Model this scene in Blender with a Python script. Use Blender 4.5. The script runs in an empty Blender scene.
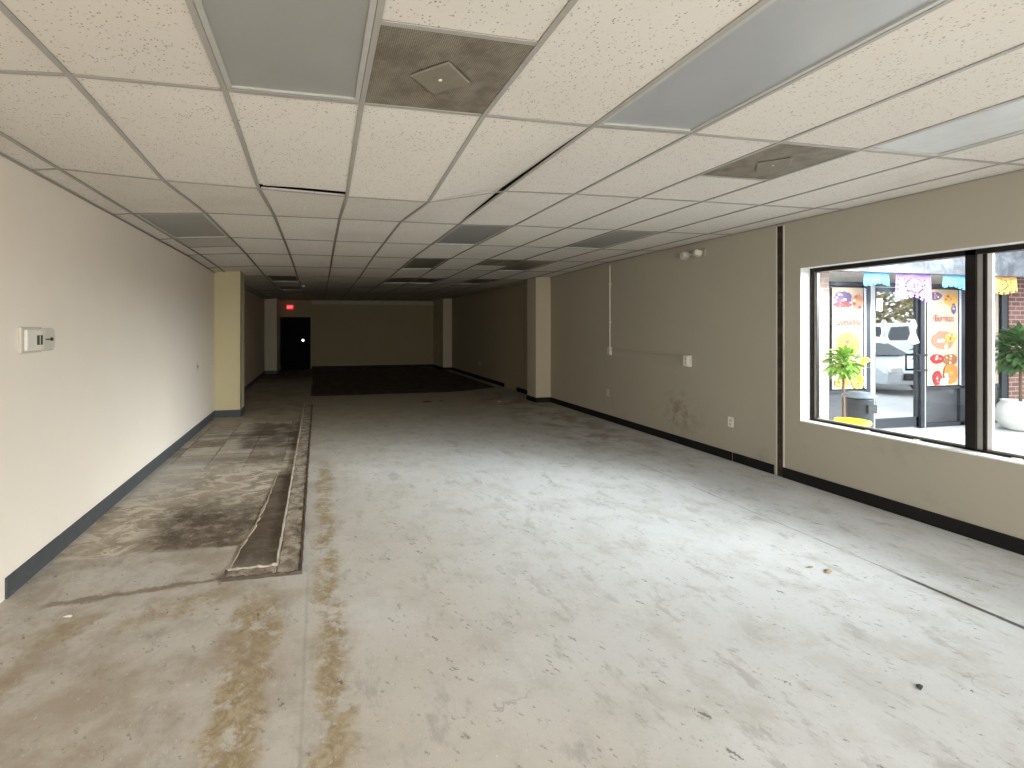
import bpy, bmesh, math, random
from math import sin, cos, pi, radians
from mathutils import Vector, Matrix
random.seed(7)
scn = bpy.context.scene
COL = scn.collection

# ------------------------------------------------------------------ node helpers
class NT:
    def __init__(s, name):
        s.m = bpy.data.materials.new(name); s.m.use_nodes = True
        s.t = s.m.node_tree; s.n = s.t.nodes; s.l = s.t.links
        s.b = s.n['Principled BSDF']
        s._co = None
    def node(s, typ): return s.n.new(typ)
    def put(s, sock, v):
        if isinstance(v, bpy.types.NodeSocket): s.l.new(v, sock)
        elif isinstance(v, (tuple, list)) and len(v) == 3 and sock.type == 'RGBA': sock.default_value = (*v, 1)
        else: sock.default_value = v
    def co(s):
        if s._co is None:
            g = s.node('ShaderNodeNewGeometry'); s._co = g.outputs['Position']
        return s._co
    def xyz(s):
        q = s.node('ShaderNodeSeparateXYZ'); s.l.new(s.co(), q.inputs[0]); return q.outputs
    def math(s, op, a, b=0.0, clamp=False):
        q = s.node('ShaderNodeMath'); q.operation = op; q.use_clamp = clamp
        s.put(q.inputs[0], a); s.put(q.inputs[1], b); return q.outputs[0]
    def mul(s, a, b): return s.math('MULTIPLY', a, b)
    def add(s, a, b): return s.math('ADD', a, b)
    def sub(s, a, b): return s.math('SUBTRACT', a, b)
    def mx(s, a, b): return s.math('MAXIMUM', a, b)
    def comb(s, x, y, z):
        q = s.node('ShaderNodeCombineXYZ')
        for i, v in enumerate((x, y, z)): s.put(q.inputs[i], v)
        return q.outputs[0]
    def noise(s, scale, detail=3, rough=.55, vec=None, dist=0):
        q = s.node('ShaderNodeTexNoise'); s.put(q.inputs['Vector'], vec if vec is not None else s.co())
        q.inputs['Scale'].default_value = scale; q.inputs['Detail'].default_value = detail
        q.inputs['Roughness'].default_value = rough; q.inputs['Distortion'].default_value = dist
        return q.outputs['Fac']
    def voro(s, scale, vec=None, feature='F1', out='Distance', rnd=1):
        q = s.node('ShaderNodeTexVoronoi'); q.feature = feature
        s.put(q.inputs['Vector'], vec if vec is not None else s.co()); q.inputs['Scale'].default_value = scale
        q.inputs['Randomness'].default_value = rnd
        return q.outputs[out]
    def ss(s, v, lo, hi, a=0.0, b=1.0):
        q = s.node('ShaderNodeMapRange'); q.interpolation_type = 'SMOOTHSTEP'
        s.put(q.inputs['Value'], v)
        q.inputs['From Min'].default_value = lo; q.inputs['From Max'].default_value = hi
        q.inputs['To Min'].default_value = a; q.inputs['To Max'].default_value = b
        return q.outputs['Result']
    def band(s, v, lo, hi, soft=.02):
        return s.mul(s.ss(v, lo-soft, lo+soft), s.ss(v, hi-soft, hi+soft, 1.0, 0.0))
    def box(s, x, y, x0, x1, y0, y1, sx=.02, sy=None):
        return s.mul(s.band(x, x0, x1, sx), s.band(y, y0, y1, sy or sx))
    def mix(s, a, b, f):
        q = s.node('ShaderNodeMix'); q.data_type = 'RGBA'
        s.put(q.inputs[0], f); s.put(q.inputs[6], a); s.put(q.inputs[7], b)
        return q.outputs[2]
    def bump(s, h, strength=.3, dist=.01):
        q = s.node('ShaderNodeBump'); q.inputs['Strength'].default_value = strength
        q.inputs['Distance'].default_value = dist; s.put(q.inputs['Height'], h)
        s.l.new(q.outputs[0], s.b.inputs['Normal'])
    def out(s, col=None, rough=None, metal=None, spec=None):
        if col is not None: s.put(s.b.inputs['Base Color'], col)
        if rough is not None: s.put(s.b.inputs['Roughness'], rough)
        if metal is not None: s.put(s.b.inputs['Metallic'], metal)
        if spec is not None: s.put(s.b.inputs['Specular IOR Level'], spec)
        return s.m

def mat(name, col, rough=.6, metal=0, var=.12, scale=14, spec=.4):
    """simple procedural paint: base colour broken up by noise"""
    q = NT(name)
    n = q.noise(scale, 3)
    d = tuple(c*(1-var) for c in col); e = tuple(min(1, c*(1+var)) for c in col)
    return q.out(q.mix(d, e, n), rough, metal, spec)

def emis(name, col, strength):
    q = NT(name); q.out(col, .5)
    q.put(q.b.inputs['Emission Color'], col); q.b.inputs['Emission Strength'].default_value = strength
    return q.m

# ------------------------------------------------------------------ mesh helpers
class MB:
    def __init__(s): s.v = []; s.f = []; s.mi = []
    def face(s, pts, mi=0):
        i = len(s.v); s.v += [tuple(p) for p in pts]; s.f.append(tuple(range(i, i+len(pts)))); s.mi.append(mi)
    def box(s, x0, x1, y0, y1, z0, z1, mi=0):
        i = len(s.v)
        s.v += [(x0,y0,z0),(x1,y0,z0),(x1,y1,z0),(x0,y1,z0),(x0,y0,z1),(x1,y0,z1),(x1,y1,z1),(x0,y1,z1)]
        for q in ((0,3,2,1),(4,5,6,7),(0,1,5,4),(1,2,6,5),(2,3,7,6),(3,0,4,7)):
            s.f.append(tuple(i+k for k in q)); s.mi.append(mi)
    def hexa(s, p, mi=0):      # 8 points: bottom 4 ccw, top 4 ccw
        i = len(s.v); s.v += [tuple(q) for q in p]
        for q in ((0,3,2,1),(4,5,6,7),(0,1,5,4),(1,2,6,5),(2,3,7,6),(3,0,4,7)):
            s.f.append(tuple(i+k for k in q)); s.mi.append(mi)
    def prism(s, poly, axis, a, b, mi=0):
        """poly: 2D points; extruded along axis between a and b"""
        def P(p, h):
            return {'x': (h, p[0], p[1]), 'y': (p[0], h, p[1]), 'z': (p[0], p[1], h)}[axis]
        n = len(poly); i = len(s.v)
        s.v += [P(p, a) for p in poly] + [P(p, b) for p in poly]
        s.f.append(tuple(range(i, i+n))); s.f.append(tuple(range(i+2*n-1, i+n-1, -1))); s.mi += [mi, mi]
        for k in range(n):
            s.f.append((i+k, i+n+k, i+n+(k+1) % n, i+(k+1) % n)); s.mi.append(mi)
    def lathe(s, prof, c=(0,0,0), n=28, axis='z', mi=0):
        i = len(s.v); m = len(prof)
        for r, h in prof:
            for k in range(n):
                t = 2*pi*k/n; a, b = r*cos(t), r*sin(t)
                p = {'z': (a, b, h), 'x': (h, a, b), 'y': (a, h, b)}[axis]
                s.v.append((p[0]+c[0], p[1]+c[1], p[2]+c[2]))
        for j in range(m-1):
            for k in range(n):
                s.f.append((i+j*n+k, i+j*n+(k+1) % n, i+(j+1)*n+(k+1) % n, i+(j+1)*n+k)); s.mi.append(mi)
        s.f.append(tuple(i+k for k in range(n-1, -1, -1))); s.f.append(tuple(i+(m-1)*n+k for k in range(n))); s.mi += [mi, mi]
    def tube(s, pts, r, n=8, mi=0):
        rr = r if isinstance(r, (list, tuple)) else [r]*len(pts)
        pts = [Vector(p) for p in pts]; i = len(s.v)
        for j, p in enumerate(pts):
            d = (pts[min(j+1, len(pts)-1)] - pts[max(j-1, 0)]).normalized()
            u = d.cross(Vector((0,0,1)) if abs(d.z) < .9 else Vector((1,0,0))).normalized(); w = d.cross(u)
            for k in range(n):
                t = 2*pi*k/n; s.v.append(tuple(p + (u*cos(t) + w*sin(t))*rr[j]))
        for j in range(len(pts)-1):
            for k in range(n):
                s.f.append((i+j*n+k, i+j*n+(k+1) % n, i+(j+1)*n+(k+1) % n, i+(j+1)*n+k)); s.mi.append(mi)
        s.f.append(tuple(i+k for k in range(n-1, -1, -1))); s.f.append(tuple(i+(len(pts)-1)*n+k for k in range(n))); s.mi += [mi, mi]
    def build(s, name, mats, parent=None, bevel=0, smooth=False, loc=None):
        me = bpy.data.meshes.new(name)
        me.from_pydata(s.v, [], s.f)
        if not isinstance(mats, (list, tuple)): mats = [mats]
        for m in mats: me.materials.append(m)
        for p, k in zip(me.polygons, s.mi): p.material_index = k; p.use_smooth = smooth
        bm = bmesh.new(); bm.from_mesh(me); bmesh.ops.recalc_face_normals(bm, faces=bm.faces); bm.to_mesh(me); bm.free()
        me.update()
        o = bpy.data.objects.new(name, me); COL.objects.link(o)
        if parent: o.parent = parent
        if loc: o.location = loc
        if bevel:
            md = o.modifiers.new('bevel', 'BEVEL'); md.width = bevel; md.segments = 2; md.limit_method = 'ANGLE'
        return o

def tag(o, label=None, cat=None, group=None, kind=None):
    if label: o['label'] = label
    if cat: o['category'] = cat
    if group: o['group'] = group
    if kind: o['kind'] = kind
    return o
def empty(name, loc=(0,0,0), rz=0):
    o = bpy.data.objects.new(name, None); COL.objects.link(o); o.location = loc; o.rotation_euler.z = rz
    o.empty_display_size = .1
    return o
def struct(o, label, cat): return tag(o, label, cat, kind='structure')
def lettering(name, txt, size, m, parent, mtx, bold=0, sx=1):
    cu = bpy.data.curves.new(name, 'FONT'); cu.body = txt; cu.size = size; cu.align_x = 'CENTER'; cu.align_y = 'CENTER'
    cu.extrude = .0008; cu.offset = bold; cu.resolution_u = 3
    tmp = bpy.data.objects.new('tmp_text', cu); COL.objects.link(tmp)
    bpy.context.view_layer.update()
    me = bpy.data.meshes.new_from_object(tmp.evaluated_get(bpy.context.evaluated_depsgraph_get()))
    bpy.data.objects.remove(tmp)
    me.materials.clear(); me.materials.append(m)
    me.transform(Matrix.Scale(sx, 4, (1,0,0))); me.transform(mtx)
    o = bpy.data.objects.new(name, me); COL.objects.link(o); o.parent = parent
    return o
FACE_CAM = Matrix.Rotation(pi/2, 4, 'X')      # text standing in the xz plane, read from -y

# ------------------------------------------------------------------ room dimensions (metres)
XL, XR = -1.80, 4.83            # side walls
YF, YB = -1.6, 18.3             # storefront wall behind the camera, far wall
HC = 1.60                       # camera height
G0, GP = -.41, .61              # ceiling runner positions
R0, RP = 1.02, 1.22             # ceiling cross-tee rows

def interp(pts, x):
    if x <= pts[0][0]: return pts[0][1]
    for (a, b), (c, d) in zip(pts, pts[1:]):
        if x <= c: return b + (d-b)*(x-a)/(c-a)
    return pts[-1][1]
CB = [(-1.9,.99),(-1.63,1.02),(-1.02,1.057),(.2,1.063),(1.42,1.066),(2.03,1.08),(3.25,1.088),(4.47,1.096),(4.9,1.108)]
CD = [(7.3,0),(9.56,-.055),(20,-.055)]
SAG = [(-1.63,0),(-1.02,-.07),(-.41,-.09),(.2,-.113),(.81,-.12),(.82,-.12),(1.42,0)]   # sagging tee at row 3.46
def cz(x, y, tilt=None):
    s = 0
    if 2.24 < y < 4.68:
        k = 1-abs(y-3.46)/1.22
        s = interp(SAG, x)*k
    return HC + interp(CB, x) + interp(CD, y) + s

# ------------------------------------------------------------------ materials
def floor_mat():
    q = NT('worn_concrete_floor'); X, Y, _ = q.xyz()
    w1 = q.sub(q.noise(2.2, 4, .6), .5); w2 = q.sub(q.noise(9, 4, .6), .5); w3 = q.sub(q.noise(1.1, 2), .5)
    n_big = q.noise(.55, 4, .6); n_mid = q.noise(3.2, 5, .65); n_fine = q.noise(28, 5, .7)
    xa = q.add(X, q.add(q.mul(w1, .22), q.mul(w2, .14))); ya = q.add(Y, q.add(q.mul(w1, .5), q.mul(w2, .25)))
    xs = q.add(X, q.mul(w2, .03)); ys = q.add(Y, q.mul(w2, .06))
    # painted concrete, window's cool light put into the colour on that side
    warm = (.50, .465, .41); cool = (.55, .56, .555)
    c = q.mix(warm, cool, q.ss(q.add(X, q.mul(w3, 1.6)), .0, 2.4))
    c = q.mix(c, (.37, .345, .30), q.ss(n_mid, .46, .74, 0, .55))
    c = q.mix(c, (.66, .66, .65), q.ss(n_big, .50, .70, 0, .45))
    c = q.mix(c, (.30, .29, .26), q.ss(n_fine, .57, .75, 0, .5))
    stk = q.noise(2.2, 5, .65, vec=q.comb(q.mul(X, 1.6), q.mul(Y, .9), 0.0))
    c = q.mix(c, (.40, .385, .355), q.ss(stk, .50, .70, 0, .35))
    stk2 = q.noise(7, 5, .7, vec=q.comb(X, q.mul(Y, .5), 5.0))
    c = q.mix(c, (.30, .285, .26), q.ss(stk2, .54, .66, 0, .5))
    # broad browner, darker tone toward the back of the room
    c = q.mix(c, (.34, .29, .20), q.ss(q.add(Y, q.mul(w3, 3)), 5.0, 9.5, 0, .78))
    # yellow adhesive residue in two lengthwise runs and a slanting smear
    yel = q.mix((.25, .175, .085), (.40, .325, .20), q.ss(q.noise(14, 6, .75, dist=1.2), .40, .60))
    brk = q.ss(q.noise(5.5, 6, .75), .40, .50)
    runA = q.mul(q.box(xa, Y, -.46, -.22, .6, 2.95, .05, .2), brk)
    runB = q.mul(q.box(xa, Y, -.02, .13, .4, 5.6, .05, .5), q.ss(q.noise(4.3, 6, .76), .43, .53))
    sm = q.add(Y, q.mul(X, -.12)); runC = q.mul(q.box(X, q.add(sm, q.mul(w1, .35)), -1.5, -.55, 2.90, 3.14, .2, .07), q.ss(n_mid, .32, .6))
    runD = q.mul(q.box(q.add(X, q.mul(w1, .3)), Y, -1.75, -1.3, 1.6, 2.6, .1, .3), q.ss(n_mid, .42, .6))
    for r, f in ((runA, .88), (runB, .85), (runC, .8), (runD, .8)): c = q.mix(c, yel, q.mul(r, f))
    # brown film over the near left
    c = q.mix(c, (.30, .235, .16), q.mul(q.ss(xa, -.5, .4, 1, 0), q.ss(q.noise(1.6, 5, .65), .38, .64, 0, .65)))
    # exposed rough area left of the sill strip
    zone = q.box(xs, q.add(ys, q.mul(w1, .06)), -1.9, -.27, 3.66, 8.3, .015, .03)
    patch = q.mix((.42, .35, .26), (.29, .235, .17), q.ss(q.noise(2.6, 6, .68), .42, .6))
    fib = q.noise(5.5, 6, .72, vec=q.comb(q.mul(X, .8), q.mul(Y, 1.2), 2.0), dist=1.0)
    patch = q.mix(patch, (.64, .57, .47), q.ss(fib, .47, .57, 0, .85))
    bk = q.node('ShaderNodeTexBrick'); q.l.new(q.comb(q.add(X, q.mul(w2, .06)), q.add(Y, q.mul(w2, .12)), 0.0), bk.inputs['Vector'])
    bk.inputs['Scale'].default_value = 1; bk.inputs['Brick Width'].default_value = .42; bk.inputs['Row Height'].default_value = .42; bk.offset = 0.0
    bk.inputs['Mortar Size'].default_value = .01
    for k_, v_ in (('Color1', (.16, .12, .085)), ('Color2', (.58, .53, .45)), ('Mortar', (.12, .09, .06))): bk.inputs[k_].default_value = (*v_, 1)
    patch = q.mix(patch, bk.outputs['Color'], q.mul(q.ss(ys, 5.4, 6.1, 0, .75), q.ss(q.noise(3.3, 5, .7), .34, .5, .35, 1)))
    c = q.mix(c, patch, q.mul(zone, .95))
    xb = q.add(X, q.mul(w1, .35)); yb = q.add(Y, q.mul(w1, .9))
    dk = (.075, .05, .03)
    d1 = q.mul(q.box(xb, yb, -1.28, -.45, 3.4, 4.6, .16, .30), q.ss(q.noise(7, 6, .75), .32, .58, .45, 1))
    d2 = q.mul(q.box(q.sub(xs, q.mul(q.sub(Y, 3.2), .07)), ys, -.58, -.2, 3.24, 5.4, .015, .25), q.ss(q.noise(8, 5, .7), .25, .55, .7, 1))
    d3 = q.mul(q.box(xb, ys, -1.05, -.27, 6.5, 8.25, .10, .12), q.ss(q.noise(3.1, 5, .6), .32, .58, .25, 1))
    d4 = q.mul(q.box(X, ys, -1.7, -.27, 5.95, 6.15, .1, .06), .5)
    d5 = q.mul(q.box(X, ys, -1.7, -.27, 7.3, 7.45, .1, .06), .6)
    for r, f in ((d1, .9), (d2, .88), (d3, .78), (d4, .8), (d5, .8)): c = q.mix(c, dk, q.mul(q.mul(r, f), q.mx(zone, q.box(X, Y, -.58, -.27, 3.2, 5.5, .02))))
    # pale untouched slabs inside the rough area
    c = q.mix(c, (.46, .44, .40), q.mul(q.box(xs, ys, -1.85, -1.25, 4.8, 6.1, .15, .2), .6))
    # brown ragged crack in front of the rough area
    ck = q.add(Y, q.add(q.mul(X, -.10), q.mul(w2, .13)))
    c = q.mix(c, (.20, .15, .10), q.mul(q.box(X, ck, -1.55, -.57, 3.225, 3.275, .05, .016), .85))
    # hairline along the slab beside the window wall, plus its open dark stretch
    hx = q.add(X, q.mul(w2, .010))
    c = q.mix(c, (.12, .11, .10), q.mul(q.box(hx, Y, 3.665, 3.675, 1.2, 4.9, .008, .2), q.ss(q.noise(3, 3), .40, .55, .1, .85)))
    c = q.mix(c, (.05, .045, .04), q.box(hx, Y, 3.645, 3.68, 1.55, 2.3, .008, .1))
    # worn line down the left side of the runs
    c = q.mix(c, (.27, .23, .18), q.mul(q.box(hx, Y, -.075, -.06, .5, 3.15, .006, .2), .3))
    fs = q.noise(55, 4, .75, vec=q.comb(X, q.mul(Y, .7), 0.0))
    c = q.mix(c, (.24, .22, .19), q.ss(fs, .60, .72, 0, .6)); c = q.mix(c, (.78, .77, .74), q.ss(fs, .40, .28, 0, .5))
    # scratches: thin distorted voronoi edges
    sv = q.voro(1.3, vec=q.comb(q.add(X, q.mul(w1, .5)), q.add(Y, q.mul(w2, .3)), 0.0), feature='DISTANCE_TO_EDGE')
    c = q.mix(c, (.22, .20, .18), q.mul(q.ss(sv, .0, .007, 1, 0), q.ss(q.noise(1.7, 3), .56, .66, 0, .5)))
    # pits and dark specks
    wg = q.sub(q.noise(26, 3, .7), .5); pv = q.voro(9.0, vec=q.comb(q.add(X, q.mul(wg, .10)), q.add(q.mul(Y, .8), q.mul(wg, -.12)), 0.0)); pr = q.noise(3.5, 2)
    c = q.mix(c, (.10, .09, .08), q.mul(q.ss(pv, .05, .13, 1, 0), q.ss(pr, .45, .55, 0, .8)))
    wf = q.sub(q.noise(34, 3, .7), .5); pv2 = q.voro(26.0, vec=q.comb(q.add(X, q.mul(wf, .06)), q.add(Y, q.mul(wf, -.09)), 3.0))
    c = q.mix(c, (.20, .18, .155), q.mul(q.ss(pv2, .10, .24, 1, 0), q.ss(q.noise(6, 2), .46, .56, 0, .7)))
    # brown traffic stains near the right wall at the back
    c = q.mix(c, (.15, .095, .055), q.mul(q.box(q.add(X, q.mul(w1, .8)), yb, 3.5, 4.7, 5.6, 11, .4, .8), q.ss(q.noise(2.2, 5, .65), .44, .6, 0, .6)))
    # dark stained rear bay
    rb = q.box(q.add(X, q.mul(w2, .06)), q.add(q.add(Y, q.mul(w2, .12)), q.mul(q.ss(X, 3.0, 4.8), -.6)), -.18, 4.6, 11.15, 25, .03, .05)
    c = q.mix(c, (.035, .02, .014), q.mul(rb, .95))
    c = q.mix(c, (.05, .03, .02), q.mul(q.box(X, Y, -1.9, -.1, 14.8, 25, .1, 1.4), .85))  # extra darkening of the floor before the far door
    h = q.add(q.mul(n_fine, .4), q.mul(q.ss(pv, .05, .10, 0, 1), .6))
    q.bump(q.add(h, q.mul(n_mid, .8)), .18, .01)
    return q.out(c, q.ss(n_mid, .3, .7, .50, .78), 0, .35)

def wall_mat(name, col, stain=True, var=.05):
    q = NT(name); X, Y, Z = q.xyz()
    n = q.noise(1.3, 4, .6); f = q.noise(60, 3, .6)
    c = q.mix(tuple(k*(1-var) for k in col), tuple(min(1, k*(1+var)) for k in col), n)
    if stain:
        c = q.mix(c, tuple(k*.62 for k in col), q.mul(q.ss(q.noise(2.4, 5, .7), .56, .72, 0, .35), q.ss(Z, .0, 1.1, 1, .1)))
    q.bump(q.add(q.mul(f, .5), q.mul(q.noise(7, 2), .5)), .12, .006)
    return q, c, X, Y, Z

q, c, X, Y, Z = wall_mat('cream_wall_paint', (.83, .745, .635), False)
c = q.mix(c, (.46, .37, .22), q.ss(Y, 6.5, 13, 0, .8)); M_WL = q.out(c, .62, 0, .3)  # dimness of the far end put into the paint colour
q, c, X, Y, Z = wall_mat('shaded_cream_wall_paint', (.41, .375, .295), True)  # same wall paint, darkened in colour for the less lit side
w = q.sub(q.noise(5, 5, .7), .5)
sp = q.mul(q.box(q.add(Y, q.mul(w, .5)), q.add(Z, q.mul(w, .4)), 5.25, 5.75, .22, .62, .16, .14), q.ss(q.noise(9, 5, .7), .42, .6, 0, .8))
c = q.mix(c, (.27, .21, .145), sp)
sp2 = q.mul(q.ss(q.voro(4.5, vec=q.comb(Y, Z, 0.0)), .035, .07, 1, 0), q.box(Y, Z, 4.3, 7.4, .15, 1.1, .3, .1))
c = q.mix(c, (.25, .20, .15), q.mul(sp2, .8))
c = q.mix(c, (.36, .295, .19), q.ss(Y, 5.5, 13, 0, .85)); M_WR = q.out(c, .6, 0, .3)  # this wall's colour also darkens with depth for the dim far end
q, c, X, Y, Z = wall_mat('ochre_pilaster_paint', (.58, .50, .30), False)
M_PIL = q.out(c, .6, 0, .3)
q, c, X, Y, Z = wall_mat('light_pier_paint', (.52, .45, .32), False)
M_PIER = q.out(c, .6, 0, .3)
q, c, X, Y, Z = wall_mat('olive_back_wall_paint', (.30, .245, .13), False)
M_WB = q.out(c, .7, 0, .25)
M_FLOOR = floor_mat()
M_WHITE = mat('chalky_white_reveal', (.82, .81, .77), .6, var=.05)

def tile_mat():
    q = NT('fissured_ceiling_tile'); X, Y, Z = q.xyz()
    base = q.mix((.67, .62, .55), (.75, .705, .64), q.noise(1.6, 3))
    v = q.voro(75, vec=q.comb(X, q.mul(Y, .8), 0.0)); n = q.noise(30, 3, .6)
    c = q.mix(base, (.24, .20, .16), q.mul(q.ss(v, .12, .34, 1, 0), q.ss(n, .44, .56, 0, .9)))
    v2 = q.voro(5, vec=q.comb(X, Y, 0.0))
    c = q.mix(c, (.18, .15, .12), q.mul(q.ss(v2, .025, .04, 1, 0), .8))
    c = q.mix(c, (.52, .47, .39), q.ss(q.noise(.8, 4, .6), .56, .75, 0, .4))
    c = q.mix(c, (.40, .34, .25), q.ss(Y, 7.5, 14, 0, .75))  # far ceiling's dimness painted into the tile colour
    q.bump(q.add(v, n), .15, .004)
    return q.out(c, .85, 0, .2)
M_TILE = tile_mat()
q = NT('grey_painted_grid'); X, Y, Z = q.xyz()
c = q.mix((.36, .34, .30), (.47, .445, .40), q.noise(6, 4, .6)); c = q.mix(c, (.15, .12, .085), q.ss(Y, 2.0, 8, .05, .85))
M_GRID = q.out(c, .5, .1, .4)
M_PLENUM = mat('dark_plenum', (.03, .027, .024), .9)
M_LENS = NT('frosted_grey_lens')
q = M_LENS; n = q.noise(3, 4, .6); X, Y, Z = q.xyz()
c = q.mix((.30, .295, .27), (.36, .355, .33), n); c = q.mix(c, (.085, .07, .045), q.ss(Y, 3.5, 9, 0, .92))  # far lenses darkened in colour, as if mirroring the dark room
q.bump(q.voro(240, rnd=.2), .06, .001); M_LENS = q.out(c, .38, 0, .5)
q = NT('blue_grey_lens'); n = q.noise(3, 4, .6)
c = q.mix((.34, .35, .355), (.42, .43, .435), n); M_LENSB = q.out(c, .30, 0, .6)  # window's bluish reflection put into this lens colour
M_FRAME_L = mat('fixture_frame', (.52, .51, .47), .4, .2)
def perf_mat():
    q = NT('perforated_dusty_grille'); X, Y, Z = q.xyz()
    v = q.voro(125, vec=q.comb(X, Y, 0.0), rnd=0)
    dust = q.noise(5, 5, .7)
    c = q.mix((.33, .29, .225), (.20, .165, .12), q.ss(dust, .40, .66))
    c = q.mix(c, (.05, .042, .035), q.ss(v, .22, .36, 1, 0))
    return q.out(c, .6, .2)
M_PERF = perf_mat()
M_PLATE = mat('dusty_grille_plate', (.25, .22, .17), .55, .2, scale=20)
M_BLACKBASE = NT('scuffed_black_vinyl')
q = M_BLACKBASE; n = q.noise(12, 5, .7)
c = q.mix((.007, .007, .008), (.02, .018, .016), n); c = q.mix(c, (.32, .31, .28), q.ss(q.noise(20, 5, .75), .66, .74, 0, .6))
M_BLACKBASE = q.out(c, .6, 0, .15)
q = NT('slate_blue_vinyl'); n = q.noise(9, 5, .7)
c = q.mix((.05, .056, .060), (.095, .10, .10), n); c = q.mix(c, (.40, .37, .32), q.ss(q.noise(16, 5, .75), .64, .74, 0, .6))
M_SLATE = q.out(c, .6, 0, .2)
M_RUST_SHADE = NT('rusty_channel_edge_shade'); q = M_RUST_SHADE; n = q.noise(10, 5, .7)
M_RUST_SHADE = q.out(q.mix((.012, .010, .008), (.075, .045, .025), q.ss(n, .4, .7)), .8)
M_PLASTIC = mat('off_white_plastic', (.60, .55, .47), .4, var=.04)
M_WPLASTIC = mat('white_plastic', (.76, .71, .63), .35, var=.03)
M_CONDUIT = mat('painted_conduit', (.60, .565, .47), .5, var=.05)
M_DARK = mat('dark_recess', (.015, .015, .015), .5)
M_LCD = mat('grey_green_display', (.09, .09, .075), .25)
M_BRONZE = mat('dark_bronze_aluminium', (.022, .017, .016), .35, .6, var=.3)
M_ALU = mat('pale_aluminium', (.46, .45, .41), .35, .5, var=.08)
M_DOOR = mat('black_steel_door', (.006, .006, .006), .8, .0, spec=.08)
M_STEEL = mat('brushed_steel', (.55, .54, .52), .3, .9)

# ------------------------------------------------------------------ floor, walls
b = MB(); b.box(XL-.3, XR+.25, YF-.3, YB+.3, -.15, 0)
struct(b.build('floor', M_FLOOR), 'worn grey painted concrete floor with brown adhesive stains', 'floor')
b = MB(); b.box(XL-.25, XL, YF-.25, YB+.25, 0, 2.95)
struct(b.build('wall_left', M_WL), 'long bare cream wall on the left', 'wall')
WT = .25
wy0, wy1, wz0, wz1 = 1.26, 3.88, .63, 2.205
b = MB()
b.box(XR, XR+WT, wy1, YB+.25, 0, 2.95); b.box(XR, XR+WT, YF-.25, wy0, 0, 2.95)
b.box(XR, XR+WT, wy0, wy1, 0, wz0); b.box(XR, XR+WT, wy0, wy1, wz1, 2.95)
struct(b.build('wall_right', M_WR), 'long cream wall on the right with the window opening, coloured darker for its shade', 'wall')
b = MB(); b.box(-.26, XR, YB, YB+.25, 0, 2.95); b.box(XL, -.26, YB+.0, YB+.25, 1.97, 2.95); b.box(XL, -1.46, YB, YB+.25, 0, 1.97)
b.box(-.30, -.255, YB-.03, YB, 0, 2.6)
struct(b.build('wall_back', M_WB), 'shadowed olive wall at the far end', 'wall')
b = MB(); b.box(XL, XR, YF-.15, YF, 0, .12); b.box(XL, XR, YF-.15, YF, 2.52, 2.95)
for x in (XL, -.2, 1.5, 3.2, XR-.06): b.box(x, x+.06, YF-.12, YF, .12, 2.52)
struct(b.build('wall_front', M_BRONZE), 'storefront framing wall behind the viewpoint', 'wall')
# pilasters
def pier(x0, x1, y0, y1, m, label, name):
    b = MB(); b.box(x0, x1, y0, y1, 0, 2.74)
    return struct(b.build(name, m), label, 'pilaster')
pier(XL, -1.36, 8.9, 9.3, M_PIL, 'yellowish pilaster standing out of the left wall', 'trim_1')
pier(XL, -1.40, 16.8, YB, M_PIER, 'dim far pilaster on the left wall beside the exit door', 'trim_2')
pier(4.49, XR, 9.2, 9.62, M_PIER, 'pale pilaster standing out of the right wall', 'trim_3')
pier(4.49, XR, 16.8, YB, M_PIER, 'dim far pilaster in the right back corner', 'trim_4')
# dark strip painting the shaded side of the left pilaster
b = MB(); b.box(-1.363, -1.352, 8.885, 8.905, .13, 2.62)
struct(b.build('trim_5', M_RUST_SHADE), 'dark strip standing in for the shaded side of the yellowish pilaster', 'trim')

# baseboards
def board(name, segs, m, label):
    b = MB()
    for s in segs: b.box(*s)
    return struct(b.build(name, m, bevel=.002), label, 'baseboard')
board('baseboard_left', [(XL, XL+.012, 3.22, 8.9, 0, .125), (XL, -1.35, 8.888, 8.9, 0, .125), (-1.36, -1.348, 8.888, 9.31, 0, .125),
      (XL, -1.36, 9.3, 9.312, 0, .11), (XL, XL+.012, 9.312, 16.8, 0, .11), (XL, -1.39, 16.788, 16.8, 0, .11)], M_SLATE,
      'slate grey vinyl baseboard along the left wall')
board('baseboard_right', [(XR-.012, XR, YF, 4.06, 0, .11), (XR-.012, XR, 4.16, 4.675, 0, .105), (XR-.012, XR, 4.69, 9.2, 0, .105), (4.478, XR, 9.188, 9.2, 0, .105),
      (4.478, 4.49, 9.188, 9.63, 0, .105), (XR-.012, XR, 9.63, 10.95, 0, .105), (XR-.012, XR, 11.75, 16.8, 0, .105), (4.478, XR, 16.788, 16.8, 0, .105), (4.478, 4.49, 16.8, YB, 0, .105)], M_BLACKBASE,
      'black vinyl baseboard along the right wall with a missing piece')
board('baseboard_back', [(-.255, 4.48, YB-.012, YB, 0, .11)], M_BLACKBASE, 'black baseboard along the far wall')
b = MB(); b.box(-.255, 4.49, YB-.05, YB, 2.47, 2.62); struct(b.build('trim_12', mat('pale_soffit_strip', (.42, .36, .24), .7)), 'paler strip along the top of the far wall', 'trim')
# vertical rusty channel in the right wall
b = MB(); b.box(XR-.006, XR, 4.045, 4.06, 0, 2.68, 1); b.box(XR-.006, XR, 4.125, 4.138, 0, 2.68, 1); b.box(XR-.003, XR, 4.06, 4.125, 0, 2.68, 0)
struct(b.build('trim_6', [M_RUST_SHADE, M_CONDUIT]), 'dark rusty vertical wall joint left of the window', 'trim')
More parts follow.
